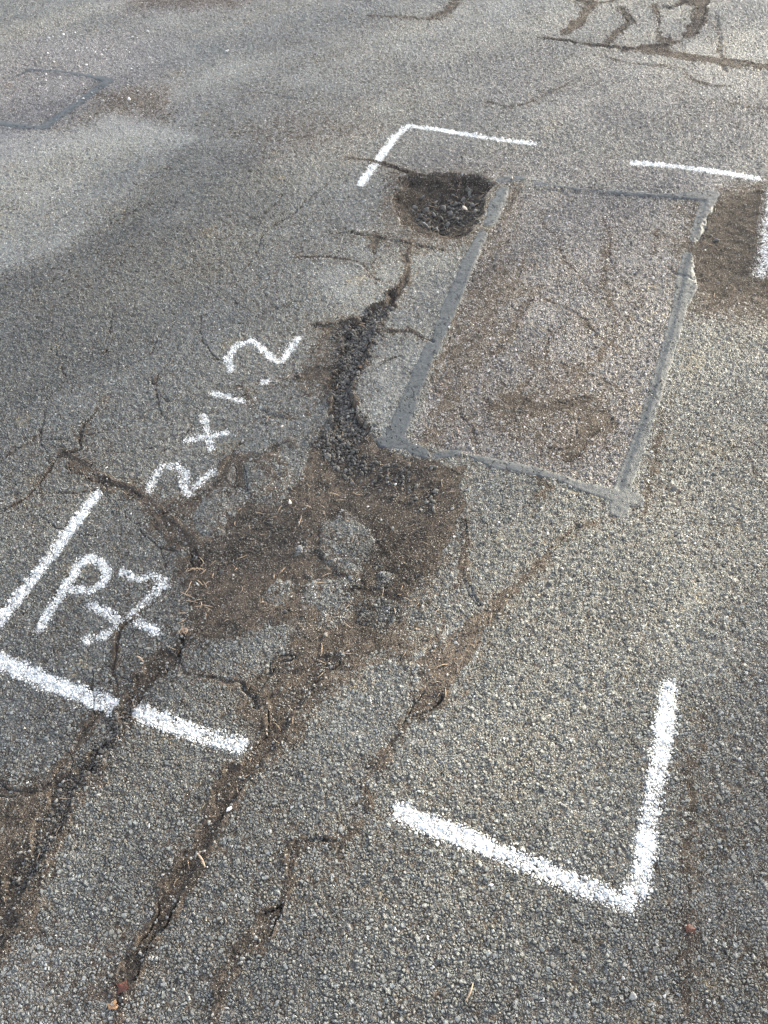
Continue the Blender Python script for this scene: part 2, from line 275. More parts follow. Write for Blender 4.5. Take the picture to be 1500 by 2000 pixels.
def field(x, y):
    """everything about the ground at (x, y)"""
    r = {}
    n1 = fbm(x, y, 9, 1); n2 = fbm(x, y, 9, 2); n3 = fbm(x, y, 45, 3, 3); n4 = fbm(x, y, 45, 4, 3)
    n5 = fbm(x, y, 22, 5, 2); n6 = fbm(x, y, 22, 6, 2)
    xw = x + .012 * n1 + .007 * n5 + .006 * n3; yw = y + .012 * n2 + .007 * n6 + .006 * n4          # ragged edges
    xs = x + .003 * n1 + .0022 * n3; ys = y + .003 * n2 + .0022 * n4         # tidy edges
    z = .006 * fbm(x, y, .8, 11, 2) + .0012 * fbm(x, y, 7, 12, 3)
    fill = .0003 + .0009 * fbm(x, y, 2.2, 13, 3) + .0008 * fbm(x, y, 14, 14, 3)
    lab = np.zeros(x.shape, np.int32)
    for P, s, l in VEIL_W:
        sd = poly_sd(x + .05 * n1, y + .05 * n2, P, .5)
        k = ss(-s, s, sd + .03 * n3)
        fill = np.maximum(fill, fill + (l - fill) * k + k * .0012 * n3)
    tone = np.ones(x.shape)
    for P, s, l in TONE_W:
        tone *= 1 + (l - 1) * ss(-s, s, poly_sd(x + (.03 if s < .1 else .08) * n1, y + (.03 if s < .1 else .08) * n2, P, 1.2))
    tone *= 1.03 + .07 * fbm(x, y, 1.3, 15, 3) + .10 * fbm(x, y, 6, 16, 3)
    pink = np.zeros(x.shape)
    for P, s, l in TINT_W:
        pink = np.maximum(pink, l * ss(-s, s, poly_sd(x + .08 * n1, y + .08 * n2, P, 1.2)))
    for i, P in enumerate(PINK_W):
        sd = poly_sd(xs, ys, P)
        k = ss(-.008, .008, sd); pink = np.maximum(pink, .72 * k)
        z -= .003 * k
        lab = np.where(sd > 0, 10 + i, lab)
    patch = fbm(x, y, 16, 41, 3)
    dep = np.zeros(x.shape); fisd = np.zeros(x.shape); fiss = np.zeros(x.shape)
    fn = fbm(x, y, 11, 47, 2)
    for i, (P, w, dp, fl) in enumerate(CR_W):
        e = seg_dist(xw, yw, P, w, .4)
        wm = max(w)
        edge = min(.012, wm * .6)
        e = e - .02 * wm + .26 * wm * n1 + .28 * wm * n5
        k = ss(-edge * .25, edge * .9, e + .25 * wm * n3)
        dep = np.maximum(dep, dp * k)
        halo = ss(-.05 - wm * .4, .01, e)
        fill = np.maximum(fill, np.where(e > -.2, (fl + .0012 * n3 + .0018 * patch) * ss(-.012, .005, e + .012 * n4), -1))
        fill = fill + .0007 * halo * (fl > .002)
        if wm > .018:
            fs = np.exp(-((e - .10 * wm) / .0018) ** 2) * ss(-.05, .25, fn * (1 if i % 2 else -1))
            fisd = np.maximum(fisd, (dp + .003) * fs); fiss = np.maximum(fiss, fs)
        if CR[i][1]: lab = np.where(e > -.002, 200 + i, lab)
    # raised lip and slump around the holes
    pot = np.zeros(x.shape)
    isl = np.zeros(x.shape)
    for i, (P, h) in enumerate(ISL_W):
        q = poly_sd(xw, yw, P)
        isl = np.maximum(isl, ss(-.003, .004, q + .004 * n3) if i < 3 else ss(-.028, .018, q + .020 * n3 + .026 * n5 + .006))
    lobe = np.zeros(x.shape)
    for P, h in ISL_W[:3]: lobe = np.maximum(lobe, ss(-.003, .02, poly_sd(xw, yw, P)))
    z += .004 * lobe
    for i, (P, dp) in enumerate(HOLES_W):
        sd = poly_sd(xw, yw, P) + (.012 * fbm(x, y, 30, 43, 3) + .022 * fbm(x, y, 10, 46, 2) + .016 * np.sign(n5) * np.abs(n5) ** .5 * .6 if i == 0 else .006 * n3)
        ew = .004 + .030 * ss(-.1, .45, fbm(x, y, 6, 45, 2)) if i == 1 else (.005 if i < 3 else .012)
        k = ss(-.002, ew, sd)
        if i in (0, 1): k = .5 * k + .5 * ss(.018, .024 + ew, sd + .02 * n1)
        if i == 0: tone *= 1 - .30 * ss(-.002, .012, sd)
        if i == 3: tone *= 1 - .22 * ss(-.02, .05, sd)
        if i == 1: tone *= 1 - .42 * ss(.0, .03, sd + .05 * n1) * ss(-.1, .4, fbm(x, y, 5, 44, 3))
        deep = ss(0, .14 if i == 0 else .12, sd)
        kk = k * (1 - isl)
        lev = dp * k * (.45 + .55 * deep)
        dep = np.maximum(dep, lev * (1 - isl) + .35 * lev * isl * (1 - lobe))
        grain = fbm(x, y, 30, 21, 4)
        if i in (1, 2):
            f2 = dp * .45 + .004 + .0020 * grain + .003 * fbm(x, y, 8, 22, 3)
        elif i == 0:
            f2 = .010 + .006 * grain
        else:
            f2 = .0075 + .0040 * grain
        fill = np.where(kk > .02, np.maximum(fill, f2 * kk), fill)
        pot = np.maximum(pot, kk)
        lab = np.where((sd > 0) & (isl < .5), 20 + i, lab)
        halo = ss(-.06, 0, sd); fill += .0010 * halo * (1 - kk)
    fill = np.where(isl > .05, fill * (1 - isl) + isl * (.0010 * lobe + .0012 + .0030 * n3 + .002 * n5), fill)
    dep = np.maximum(dep, fisd * (1 - pot)); fill = fill - .0050 * fiss * (1 - pot)
    z = z - dep
    # sealant
    seal = np.zeros(x.shape)
    cutn = fbm(x, y, 70, 31, 2)
    for i, parts in enumerate(SEAL_W):
        for P, w in parts:
            e = seg_dist(xs, ys, P, w) + .001 + .003 * n5 - (.010 * ss(-.1, .3, n1) if i in (8, 10) else 0)
            k = ss(-.0015, .0035, e + .0045 * n3)
            seal = np.maximum(seal, k)
            lab = np.where(e > 0, 60 + i, lab)
    z += .0016 * seal
    fill = np.where(seal > .3, np.minimum(fill, .0006), fill)
    # paint
    paint = np.zeros(x.shape)
    for i, (w, strokes, st) in enumerate(PAINT_W):
        for P in strokes:
            e = seg_dist(x + .0035 * n3 + .002 * n1, y + .0035 * n4, P, [w] * len(P))
            hw = w / 2
            k = st * ss(-.011, hw * .78, e + .0015 * n3)
            paint = np.maximum(paint, k)
            lab = np.where(e > -.003, 80 + i, lab)
    m2 = (lab == 82)
    paint *= np.where(m2, 1, 1 - .9 * np.clip(pot, 0, 1)) * (1 - .22 * (n1 + .4)) 
    fill = np.where(m2, np.minimum(fill, .0022 + .0015 * n3), fill)
    paint *= np.where(fill > .0045, .3, 1)
    r.update(z=z, fill=fill, tone=tone, pink=pink, seal=seal, paint=paint, lab=lab, pot=pot)
    return r

def zsurf(x, y):
    x = np.atleast_1d(np.asarray(x, float)); y = np.atleast_1d(np.asarray(y, float))
    f = field(x, y)
    return f['z'] + np.maximum(f['fill'], .0022)

# ------------------------------------------------------------ material helpers
def node(nt, t, **k):
    n = nt.nodes.new(t)
    for a, b in k.items(): setattr(n, a, b)
    return n
class NG:
    def __init__(s, name):
        s.m = bpy.data.materials.new(name); s.m.use_nodes = True
        s.t = s.m.node_tree; s.t.nodes.clear()
        s.out = node(s.t, 'ShaderNodeOutputMaterial'); s.b = node(s.t, 'ShaderNodeBsdfPrincipled')
        s.t.links.new(s.b.outputs[0], s.out.inputs[0])
    def put(s, sock, v):
        if isinstance(v, bpy.types.NodeSocket): s.t.links.new(v, sock)
        elif isinstance(v, (tuple, list)) and sock.type == 'RGBA' and len(v) == 3: sock.default_value = (*v, 1)
        else: sock.default_value = v
    def m_(s, op, a, b=0., c=0., clamp=False):
        n = node(s.t, 'ShaderNodeMath', operation=op, use_clamp=clamp)
        s.put(n.inputs[0], a); s.put(n.inputs[1], b)
        if op in ('MULTIPLY_ADD', 'SMOOTH_MIN', 'SMOOTH_MAX'): s.put(n.inputs[2], c)
        return n.outputs[0]
    def add(s, a, b): return s.m_('ADD', a, b)
    def sub(s, a, b): return s.m_('SUBTRACT', a, b)
    def mul(s, a, b): return s.m_('MULTIPLY', a, b)
    def mr(s, v, a, b, c=0., d=1., smooth=True):
        n = node(s.t, 'ShaderNodeMapRange', interpolation_type='SMOOTHSTEP' if smooth else 'LINEAR')
        for i, q in enumerate((v, a, b, c, d)): s.put(n.inputs[i], q)
        return n.outputs[0]
    def mix(s, f, a, b):
        n = node(s.t, 'ShaderNodeMix', data_type='RGBA'); s.put(n.inputs[0], f); s.put(n.inputs[6], a); s.put(n.inputs[7], b); return n.outputs[2]
    def mulc(s, a, b):
        n = node(s.t, 'ShaderNodeMix', data_type='RGBA', blend_type='MULTIPLY'); n.inputs[0].default_value = 1; s.put(n.inputs[6], a); s.put(n.inputs[7], b); return n.outputs[2]
    def mixf(s, f, a, b):
        n = node(s.t, 'ShaderNodeMix', data_type='FLOAT'); s.put(n.inputs[0], f); s.put(n.inputs[2], a); s.put(n.inputs[3], b); return n.outputs[0]
    def attr(s, name):
        n = node(s.t, 'ShaderNodeAttribute', attribute_name=name); return n.outputs['Fac']
    def noise(s, co, sc, det=2, rough=.5, dim='3D', col=False):
        n = node(s.t, 'ShaderNodeTexNoise', noise_dimensions=dim); s.put(n.inputs['Vector'], co)
        n.inputs['Scale'].default_value = sc; n.inputs['Detail'].default_value = det; n.inputs['Roughness'].default_value = rough
        return n.outputs['Color' if col else 'Fac']
    def ramp(s, v, stops, interp='LINEAR'):
        n = node(s.t, 'ShaderNodeValToRGB'); s.put(n.inputs[0], v); cr = n.color_ramp; cr.interpolation = interp
        while len(cr.elements) < len(stops): cr.elements.new(.5)
        for e, (p, c) in zip(cr.elements, stops): e.position = p; e.color = (*c, 1)
        return n.outputs[0]
    def vor(s, co, sc, feat='F1', dim='2D'):
        n = node(s.t, 'ShaderNodeTexVoronoi', feature=feat, voronoi_dimensions=dim); s.put(n.inputs['Vector'], co); n.inputs['Scale'].default_value = sc
        return n
    def vm(s, op, a, b):
        n = node(s.t, 'ShaderNodeVectorMath', operation=op); s.put(n.inputs[0], a)
        if op == 'SCALE': s.put(n.inputs['Scale'], b)
        else: s.put(n.inputs[1], b)
        return n.outputs['Value' if op in ('DOT_PRODUCT', 'LENGTH') else 'Vector']

def ground_material():
    g = NG("weathered_asphalt")
    geo = node(g.t, 'ShaderNodeNewGeometry'); P = geo.outputs['Position']
    sx = node(g.t, 'ShaderNodeSeparateXYZ'); g.t.links.new(P, sx.inputs[0])
    cx = node(g.t, 'ShaderNodeCombineXYZ'); g.t.links.new(sx.outputs[0], cx.inputs[0]); g.t.links.new(sx.outputs[1], cx.inputs[1])
    P0 = cx.outputs[0]
    fill, tone, pink, seal, paint = (g.attr(a) for a in ('fill', 'tone', 'pink', 'seal', 'paint'))
    warp = g.vm('SCALE', g.vm('SUBTRACT', g.noise(P0, 160, 2, .5, '2D', True), (.5, .5, .5)), .0065)
    Q = g.vm('ADD', P0, warp)
    def stones(scale, tiltk, gap, seedoff):
        Qs = g.vm('ADD', Q, (seedoff, seedoff * .7, 0))
        v = g.vor(Qs, scale); e = g.vor(Qs, scale, 'DISTANCE_TO_EDGE')
        sc = node(g.t, 'ShaderNodeSeparateColor'); g.t.links.new(v.outputs['Color'], sc.inputs[0])
        cent = g.vm('SUBTRACT', v.outputs['Color'], (.5, .5, .5))
        dv = g.vm('SUBTRACT', Qs, v.outputs['Position'])
        tilt = g.mul(g.vm('DOT_PRODUCT', cent, dv), tiltk)
        top = g.mr(e.outputs['Distance'], 0.0, gap)
        hgt = g.mul(top, g.mixf(sc.outputs[2], .45, 1.0))
        return hgt, tilt, top, sc.outputs[0], sc.outputs[1], sc.outputs[2]
    hA, tA, topA, rA, gA, bA = stones(148, 1.55, .28, 0.0)
    hB, tB, topB, rB, gB, bB = stones(270, 1.5, .28, 3.7)
    big = g.noise(P0, 55, 3, .6, '2D'); fine = g.noise(P0, 900, 2, .6, '2D')
    # choose per place between big chips and small chips
    sel = g.mr(g.add(g.noise(P0, 75, 1, .5, '2D'), g.mul(pink, -.06)), .46, .54)
    hs = g.mixf(sel, g.add(g.mul(hA, .0052), g.mul(tA, topA)), g.add(g.mul(hB, .0034), g.mul(tB, topB)))
    hs = g.add(hs, g.add(g.mul(g.sub(big, .5), .0075), g.mul(fine, .0005)))
    vc = g.vor(g.vm('ADD', Q, (1.3, 2.1, 0)), 94); vcs = node(g.t, 'ShaderNodeSeparateColor'); g.t.links.new(vc.outputs['Color'], vcs.inputs[0])
    tl = g.mul(g.vm('DOT_PRODUCT', g.vm('SUBTRACT', vc.outputs['Color'], (.5, .5, .5)), g.vm('SUBTRACT', g.vm('ADD', Q, (1.3, 2.1, 0)), vc.outputs['Position'])), 1.1)
    bigc = g.mul(g.mr(vc.outputs['Distance'], .30, .40, 1., 0.), g.mr(vcs.outputs[2], .91, .92))
    hs = g.mixf(bigc, hs, g.add(.0043, g.mul(tl, .8)))
    rr = g.mixf(sel, rA, rB); gg = g.mixf(sel, gA, gB); top = g.m_('MAXIMUM', g.mixf(sel, topA, topB), bigc)
    rr = g.mixf(bigc, rr, g.mr(vcs.outputs[0], 0., 1., .2, .97, False)); gg = g.mixf(bigc, gg, vcs.outputs[1])
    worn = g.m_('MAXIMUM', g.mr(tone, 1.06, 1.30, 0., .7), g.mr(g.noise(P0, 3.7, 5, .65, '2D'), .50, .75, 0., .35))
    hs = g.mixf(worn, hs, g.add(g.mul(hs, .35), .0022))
    pk = g.vor(Q, 42); pks = node(g.t, 'ShaderNodeSeparateColor'); g.t.links.new(pk.outputs['Color'], pks.inputs[0])
    pock = g.mul(g.mr(pk.outputs['Distance'], .14, .30, 1., 0.), g.mr(g.add(pks.outputs[0], g.mul(g.sub(g.noise(P0, 3.3, 3, .6, '2D'), .5), 1.3)), .72, .76))
    hs = g.mixf(pock, hs, g.mul(hs, .25))
    # dirt
    d1 = g.noise(P0, 330, 4, .75, '2D'); dv = g.vor(P0, 420); dcs = node(g.t, 'ShaderNodeSeparateColor'); g.t.links.new(dv.outputs['Color'], dcs.inputs[0])
    grain = g.mul(g.mr(dv.outputs['Distance'], .0, .6, 1., 0.), g.mr(dcs.outputs[0], .45, 1.))
    hd = g.add(fill, g.add(g.mul(g.sub(d1, .5), .0060), g.mul(grain, .0022)))
    diff = g.sub(hd, hs)
    dirt = g.mr(diff, -.0006, .0007)
    h = g.m_('SMOOTH_MAX', hs, hd, .0003)
    # sealant
    sn = g.noise(P0, 70, 4, .6, '2D'); pit = g.vor(Q, 75); pm = g.mr(pit.outputs['Distance'], .07, .14, 1., 0.)
    pcs = node(g.t, 'ShaderNodeSeparateColor'); g.t.links.new(pit.outputs['Color'], pcs.inputs[0])
    pitm = g.mul(pm, g.mr(pcs.outputs[0], .70, .74))
    scr = g.mr(g.m_('ABSOLUTE', g.sub(g.noise(P0, 13, 3, .55, '2D'), .5)), .0, .006, 1., 0.)
    scr = g.mul(scr, g.mr(g.noise(P0, 9, 1, .5, '2D'), .52, .6))
    hseal = g.add(g.add(.0022, g.mul(g.sub(sn, .5), .0014)), g.add(g.mul(g.noise(P0, 500, 3, .6, '2D'), .0004), g.mul(g.m_('MAXIMUM', pitm, scr), -.0035)))
    sealm = g.mr(g.add(seal, g.mul(g.sub(g.noise(P0, 240, 2, .5, '2D'), .5), .5)), .35, .60)
    h = g.mixf(sealm, h, hseal)
    # paint sits on what stands up, misses the gaps
    pt = g.add(g.mul(paint, 1.28), g.add(g.mul(g.sub(hs, .0036), 115.), g.mul(g.sub(g.noise(P0, 260, 3, .75, '2D'), .5), 1.7)))
    pm_ = g.mul(g.mr(pt, .50, .82), g.mr(paint, .02, .15))
    pm_ = g.mul(pm_, g.mr(diff, -.0002, .0025, 1., .25))
    # colour
    stone = g.ramp(rr, [(0, (.098, .101, .099)), (.35, (.138, .142, .138)), (.78, (.182, .186, .178)), (.93, (.25, .25, .235)), (.985, (.42, .415, .395)), (1, (.66, .65, .63))])
    hue = g.ramp(gg, [(0, (.94, .99, 1.03)), (.5, (1, 1, 1)), (.85, (1.10, 1.02, .90)), (1, (1.18, .98, .84))])
    stone = g.mulc(stone, hue)
    pstone = g.ramp(rr, [(0, (.095, .089, .087)), (.4, (.142, .132, .129)), (.72, (.21, .193, .188)), (.90, (.33, .30, .292)), (1, (.62, .58, .57))])
    stone = g.mix(pink, stone, g.mulc(pstone, g.mix(gg, (1.06, .95, .95), (.92, 1.0, 1.06))))
    binder = g.mix(pink, (.060, .062, .061), (.060, .056, .054))
    fuzz = g.mr(g.noise(P0, 700, 3, .7, '2D'), .3, .7, .72, 1.25)
    asp = g.mix(g.mul(g.mr(top, .15, .75), g.m_('SUBTRACT', 1., g.mul(pock, .8))), binder, stone)
    asp = g.mix(g.mul(worn, .35), asp, g.mix(pink, (.150, .154, .150), (.165, .155, .152)))
    cc = node(g.t, 'ShaderNodeCombineColor')
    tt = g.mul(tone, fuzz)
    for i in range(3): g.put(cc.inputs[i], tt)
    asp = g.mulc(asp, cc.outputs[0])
    lich = g.mul(g.mr(g.noise(P0, 6.5, 3, .6, '2D'), .66, .74), g.mr(g.noise(P0, 120, 2, .6, '2D'), .45, .6))
    asp = g.mix(g.mul(lich, .45), asp, (.30, .23, .12))
    dcol = g.ramp(g.noise(P0, 30, 6, .8, '2D'), [(.36, (.038, .034, .030)), (.50, (.072, .061, .052)), (.66, (.118, .098, .080))])
    dcol = g.mix(g.mr(d1, .38, .66), g.mulc(dcol, (.50, .50, .52)), g.mulc(dcol, (1.35, 1.28, 1.2)))
    spk = g.mul(g.mr(dcs.outputs[1], .70, .76), g.mr(dv.outputs['Distance'], .28, .42, 1., 0.))
    dt = node(g.t, 'ShaderNodeCombineColor')
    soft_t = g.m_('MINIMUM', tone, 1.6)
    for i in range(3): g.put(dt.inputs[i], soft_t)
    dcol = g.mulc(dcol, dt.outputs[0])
    dcol = g.mix(spk, dcol, g.ramp(dcs.outputs[2], [(0, (.04, .038, .036)), (.45, (.13, .115, .10)), (.8, (.28, .26, .23)), (1, (.60, .56, .50))]))
    col = g.mix(dirt, asp, dcol)
    scol = g.ramp(sn, [(.3, (.040, .046, .051)), (.7, (.052, .059, .064))])
    scol = g.mix(g.mr(g.noise(P0, 24, 4, .65, '2D'), .45, .75), scol, (.052, .055, .056))
    scol = g.mix(g.m_('MAXIMUM', pitm, scr), scol, (.03, .03, .032))
    col = g.mix(sealm, col, scol)
    col = g.mix(pm_, col, g.mix(g.noise(P0, 200, 2, .5, '2D'), (.60, .615, .625), (.76, .77, .77)))
    g.put(g.b.inputs['Base Color'], col)
    rough = g.mixf(dirt, g.mixf(sealm, .55, .55), .95)
    g.put(g.b.inputs['Roughness'], rough)
    g.put(g.b.inputs['Specular IOR Level'], g.mixf(dirt, .5, .2))
    vd = node(g.t, 'ShaderNodeVectorDisplacement', space='WORLD'); vd.inputs['Midlevel'].default_value = 0; vd.inputs['Scale'].default_value = 1
    cz = node(g.t, 'ShaderNodeCombineXYZ'); g.t.links.new(h, cz.inputs[2]); g.t.links.new(cz.outputs[0], vd.inputs[0])
    g.t.links.new(vd.outputs[0], g.out.inputs['Displacement'])
    g.m.displacement_method = 'BOTH'
    return g.m
MG = ground_material()

# ------------------------------------------------------------ ground sheet
STEP = 2.0
th = math.atan(1909 / F)
v = np.concatenate([-909 + 859 * np.geomspace(.012, 1, 46)[:-1], np.arange(-50, 2100, STEP), 2100 + np.cumsum(np.linspace(2, 9, 90))])
ang = th + np.arctan((v - CY) / F)
Yr = HC / np.tan(ang); Sr = HC / ((v + 909) * math.cos(th))
back = -np.geomspace(.004, 60, 70)
Yr = np.concatenate([Yr, Yr[-1] + back]); Sr = np.concatenate([Sr, np.full(70, Sr[-1])])
side = np.cumsum(np.geomspace(2.2, 9000, 110))
u = np.arange(-860, 861, STEP)
u = np.concatenate([-860 - side[::-1], u, 860 + side])
X = Sr[:, None] * u[None, :]; Y = np.repeat(Yr[:, None], len(u), 1)
nr, nc = X.shape
f = field(X.ravel(), Y.ravel())
near = np.exp(-np.maximum(0, np.hypot(X.ravel(), Y.ravel()) - 12) / 30)
co = np.stack([X.ravel(), Y.ravel(), f['z'] * near], 1).astype(np.float32)
idx = np.arange(nr * nc).reshape(nr, nc)
quads = np.stack([idx[:-1, :-1], idx[1:, :-1], idx[1:, 1:], idx[:-1, 1:]], -1).reshape(-1, 4)
labq = f['lab'].reshape(nr, nc)[:-1, :-1].ravel()
def submesh(name, sel, mat=MG):
    q = quads[sel]
    if len(q) == 0: return None
    un, inv = np.unique(q.ravel(), return_inverse=True)
    me = bpy.data.meshes.new(name)
    me.vertices.add(len(un)); me.vertices.foreach_set('co', co[un].ravel())
    me.loops.add(len(inv)); me.loops.foreach_set('vertex_index', inv.astype(np.int32))
    me.polygons.add(len(q)); me.polygons.foreach_set('loop_start', (np.arange(len(q)) * 4).astype(np.int32))
    me.polygons.foreach_set('use_smooth', np.ones(len(q), bool))
    me.update(calc_edges=True)
    for a in ('fill', 'tone', 'pink', 'seal', 'paint'):
        at = me.attributes.new(a, 'FLOAT', 'POINT'); at.data.foreach_set('value', f[a][un].astype(np.float32))
    me.materials.append(mat)
    o = bpy.data.objects.new(name, me); COL.objects.link(o); return o
road = submesh('road', labq == 0); tag(road, 'worn cracked grey asphalt road surface', kind='structure')
for i, p in enumerate(PINK): tag(submesh('asphalt_patch', labq == 10 + i), p[0], 'asphalt patch')
for i, p in enumerate(HOLES): tag(submesh('pothole', labq == 20 + i), p[0], 'pothole')
for i, c in enumerate(CR):
    if c[1]:
        o = submesh('crack', labq == 200 + i)
        if o: tag(o, c[1], 'crack', 'dirt filled cracks in the road')
for i, s in enumerate(SEAL):
    o = submesh('sealant_strip', labq == 60 + i)
    if o: tag(o, s[0], 'sealant strip', 'sealant around the patches')
for i, p in enumerate(PAINT):
    o = submesh(p[0], labq == 80 + i)
    if o: tag(o, p[1], 'painted mark', p[5])

# ------------------------------------------------------------ small materials
def rock_mat(name, lo, hi, rough=.8):
    g = NG(name)
    tc = node(g.t, 'ShaderNodeNewGeometry'); r = tc.outputs['Random Per Island']
    n = g.noise(tc.outputs['Position'], 300, 4, .65)
    c = g.mix(r, lo, hi); c = g.mix(g.mr(n, .35, .7), g.mulc(c, (.6, .6, .6)), g.mulc(c, (1.3, 1.28, 1.25)))
    g.put(g.b.inputs['Base Color'], c); g.b.inputs['Roughness'].default_value = rough
    b = node(g.t, 'ShaderNodeBump'); b.inputs['Strength'].default_value = .6; b.inputs['Distance'].default_value = .0012
    g.t.links.new(n, b.inputs['Height']); g.t.links.new(b.outputs[0], g.b.inputs['Normal'])
    return g.m
M_BLACK = rock_mat('tarry_black_stone', (.042, .040, .037), (.150, .143, .134), .8)
M_GREY = rock_mat('grey_chipping', (.11, .112, .112), (.33, .325, .31), .8)
M_PALE = rock_mat('pale_stone', (.42, .33, .27), (.62, .52, .46), .8)
M_WHITE = rock_mat('white_quartz_chip', (.55, .54, .52), (.80, .79, .77), .6)
M_NEEDLE = rock_mat('dry_pine_needle_tan', (.24, .15, .10), (.54, .42, .30), .7)
M_LEAF = rock_mat('red_brown_leaf', (.085, .03, .02), (.13, .045, .028), .6)
M_TAN = rock_mat('tan_leaf', (.30, .17, .09), (.38, .23, .13), .7)

# stone shapes: icosphere cut by random planes
import bmesh
def stone_shape(seed, sub=2):
    bm = bmesh.new(); bmesh.ops.create_icosphere(bm, subdivisions=sub, radius=1)
    r = np.random.default_rng(seed); V = np.array([v.co[:] for v in bm.verts])
    for _ in range(12):
        n = r.normal(size=3); n /= np.linalg.norm(n); d = r.uniform(.38, .75)
        k = V @ n; ex = np.maximum(k - d, 0); V -= ex[:, None] * n
    V *= np.array([1, r.uniform(.65, .95), r.uniform(.5, .8)])
    T = np.array([[v.index for v in fc.verts] for fc in bm.faces]); bm.free()
    return V, T
SH = [stone_shape(i) for i in range(10)]; SHS = [stone_shape(50 + i, 1) for i in range(8)]
def rot3(r):
    q = r.normal(size=4); q /= np.linalg.norm(q); w, x, y, z = q
    return np.array([[1-2*(y*y+z*z), 2*(x*y-z*w), 2*(x*z+y*w)], [2*(x*y+z*w), 1-2*(x*x+z*z), 2*(y*z-x*w)], [2*(x*z-y*w), 2*(y*z+x*w), 1-2*(x*x+y*y)]])
def tri_mesh(name, V, T, mat, smooth=False):
    me = bpy.data.meshes.new(name); me.vertices.add(len(V)); me.vertices.foreach_set('co', V.astype(np.float32).ravel())
    me.loops.add(T.size); me.loops.foreach_set('vertex_index', T.astype(np.int32).ravel())
    me.polygons.add(len(T)); me.polygons.foreach_set('loop_start', (np.arange(len(T)) * T.shape[1]).astype(np.int32))
    me.update(calc_edges=True); me.materials.append(mat)
    if smooth: me.polygons.foreach_set('use_smooth', np.ones(len(T), bool))
    return me
def pebbles(name, pts, sizes, mat, label, sink=.25):
    x = np.array([p[0] for p in pts]); y = np.array([p[1] for p in pts]); z = zsurf(x, y)
    Vs = []; Ts = []; o = 0
    for i in range(len(x)):
        V, T = (SHS if sizes[i] < .006 else SH)[rng.integers(8)]
        W_ = (V * sizes[i]) @ rot3(rng).T
        W_ = W_ + np.array([x[i], y[i], z[i] + sizes[i] * (.55 - sink)])
        Vs.append(W_); Ts.append(T + o); o += len(V)
    ob = bpy.data.objects.new(name, tri_mesh(name, np.concatenate(Vs), np.concatenate(Ts), mat)); COL.objects.link(ob)
    return tag(ob, label, kind='stuff')
def along(P, w, n, jit=1.):
    out = []
    L = np.linalg.norm(np.diff(P, axis=0), axis=1); c = L / L.sum()
    for _ in range(n):
        i = rng.choice(len(L), p=c); t = rng.random(); a = P[i] + (P[i+1] - P[i]) * t; ww = w[i] + (w[i+1] - w[i]) * t
        d = (P[i+1] - P[i]) / L[i]; s = np.clip(rng.normal() * .30, -.75, .75) * ww * jit
        out.append((a[0] - d[1] * s, a[1] + d[0] * s))
    return out
def inpoly(P, n, mn=0.):
    out = []; lo = P.min(0); hi = P.max(0)
    while len(out) < n:
        c = lo + (hi - lo) * rng.random((n * 3, 2))
        sd = poly_sd(c[:, 0], c[:, 1], P); out += [tuple(q) for q in c[sd > mn]]
    return out[:n]
c0 = CR_W[0]
pts = along(c0[0][1:], np.array(c0[1][1:]) * 1.0, 2200)
pts += along(GP([(650,650),(700,650),(680,720)]), [.10, .10, .10], 300) + along(GP([(680,835),(690,870),(640,900)]), [.12,.16,.16], 500)
pts += inpoly(GP([(800,392),(850,372),(930,360),(940,400),(930,430),(860,440),(810,425)]), 450)
pts_r = inpoly(HOLES_W[1][0], 170)
pts_k = inpoly(GP([(395,1066),(440,1050),(490,990),(580,990),(600,1060),(500,1120),(400,1110)]), 1500)
pt2 = along(GP([(250,1380),(222,1455),(185,1490),(120,1560),(90,1640),(40,1740)]), [.03,.04,.04,.05,.06,.07], 1100)
pts += inpoly(GP([(700,900),(860,915),(850,1000),(720,960)]), 160)
pts_s = inpoly(HOLES_W[1][0], 1900) + inpoly(HOLES_W[2][0], 260) + inpoly(HOLES_W[3][0], 420) + inpoly(HOLES_W[0][0], 500)
sz = rng.lognormal(math.log(.0050), .33, len(pts)).clip(.0020, .009)
pts_s = pts_s + pts_k; pts += pts_s; sz = np.concatenate([sz, rng.lognormal(math.log(.0016), .5, len(pts_s)).clip(.0007, .0045)])
pts += pts_r; sz = np.concatenate([sz, rng.lognormal(math.log(.0042), .3, len(pts_r)).clip(.002, .008)])
pts += pt2; sz = np.concatenate([sz, rng.lognormal(math.log(.0026), .4, len(pt2)).clip(.001, .006)])
pebbles('gravel', pts, sz, M_BLACK, 'loose black gravel filling the crack, the pothole and the broken edges')
pts = []
for i in (1, 2): pts += inpoly(HOLES_W[i][0], 260 if i == 1 else 60)
for i, (P, h) in enumerate(ISL_W): pts += inpoly(P, 26)
for k, n in ((13, 330), (14, 240), (15, 190), (11, 120), (17, 20), (38, 60), (43, 60)):
    pts += along(CR_W[k][0], np.array(CR_W[k][1]) * 1.5, n)
pts += inpoly(GP([(840,1130),(940,1150),(900,1240),(800,1380),(780,1260)]), 170)
pts += inpoly(GP([(560,1260),(700,1280),(640,1360),(540,1400)]), 110)
pts += inpoly(GP([(150,80),(300,60),(310,220),(180,220),(0,300),(0,120)]), 120)
pts += inpoly(GP([(850,300),(1500,340),(1500,600),(1390,600),(1380,400),(1000,350)]), 150)
pts += inpoly(GP([(1000,120),(1500,160),(1500,320),(1050,290)]), 60)
pts += inpoly(GP([(0,1850),(260,1880),(300,2000),(0,2000)]), 70)
sz = rng.lognormal(math.log(.0033), .35, len(pts)).clip(.0014, .0062)
pebbles('stone_chippings', pts, sz, M_GREY, 'loose grey stone chippings scattered over the broken asphalt', .5)
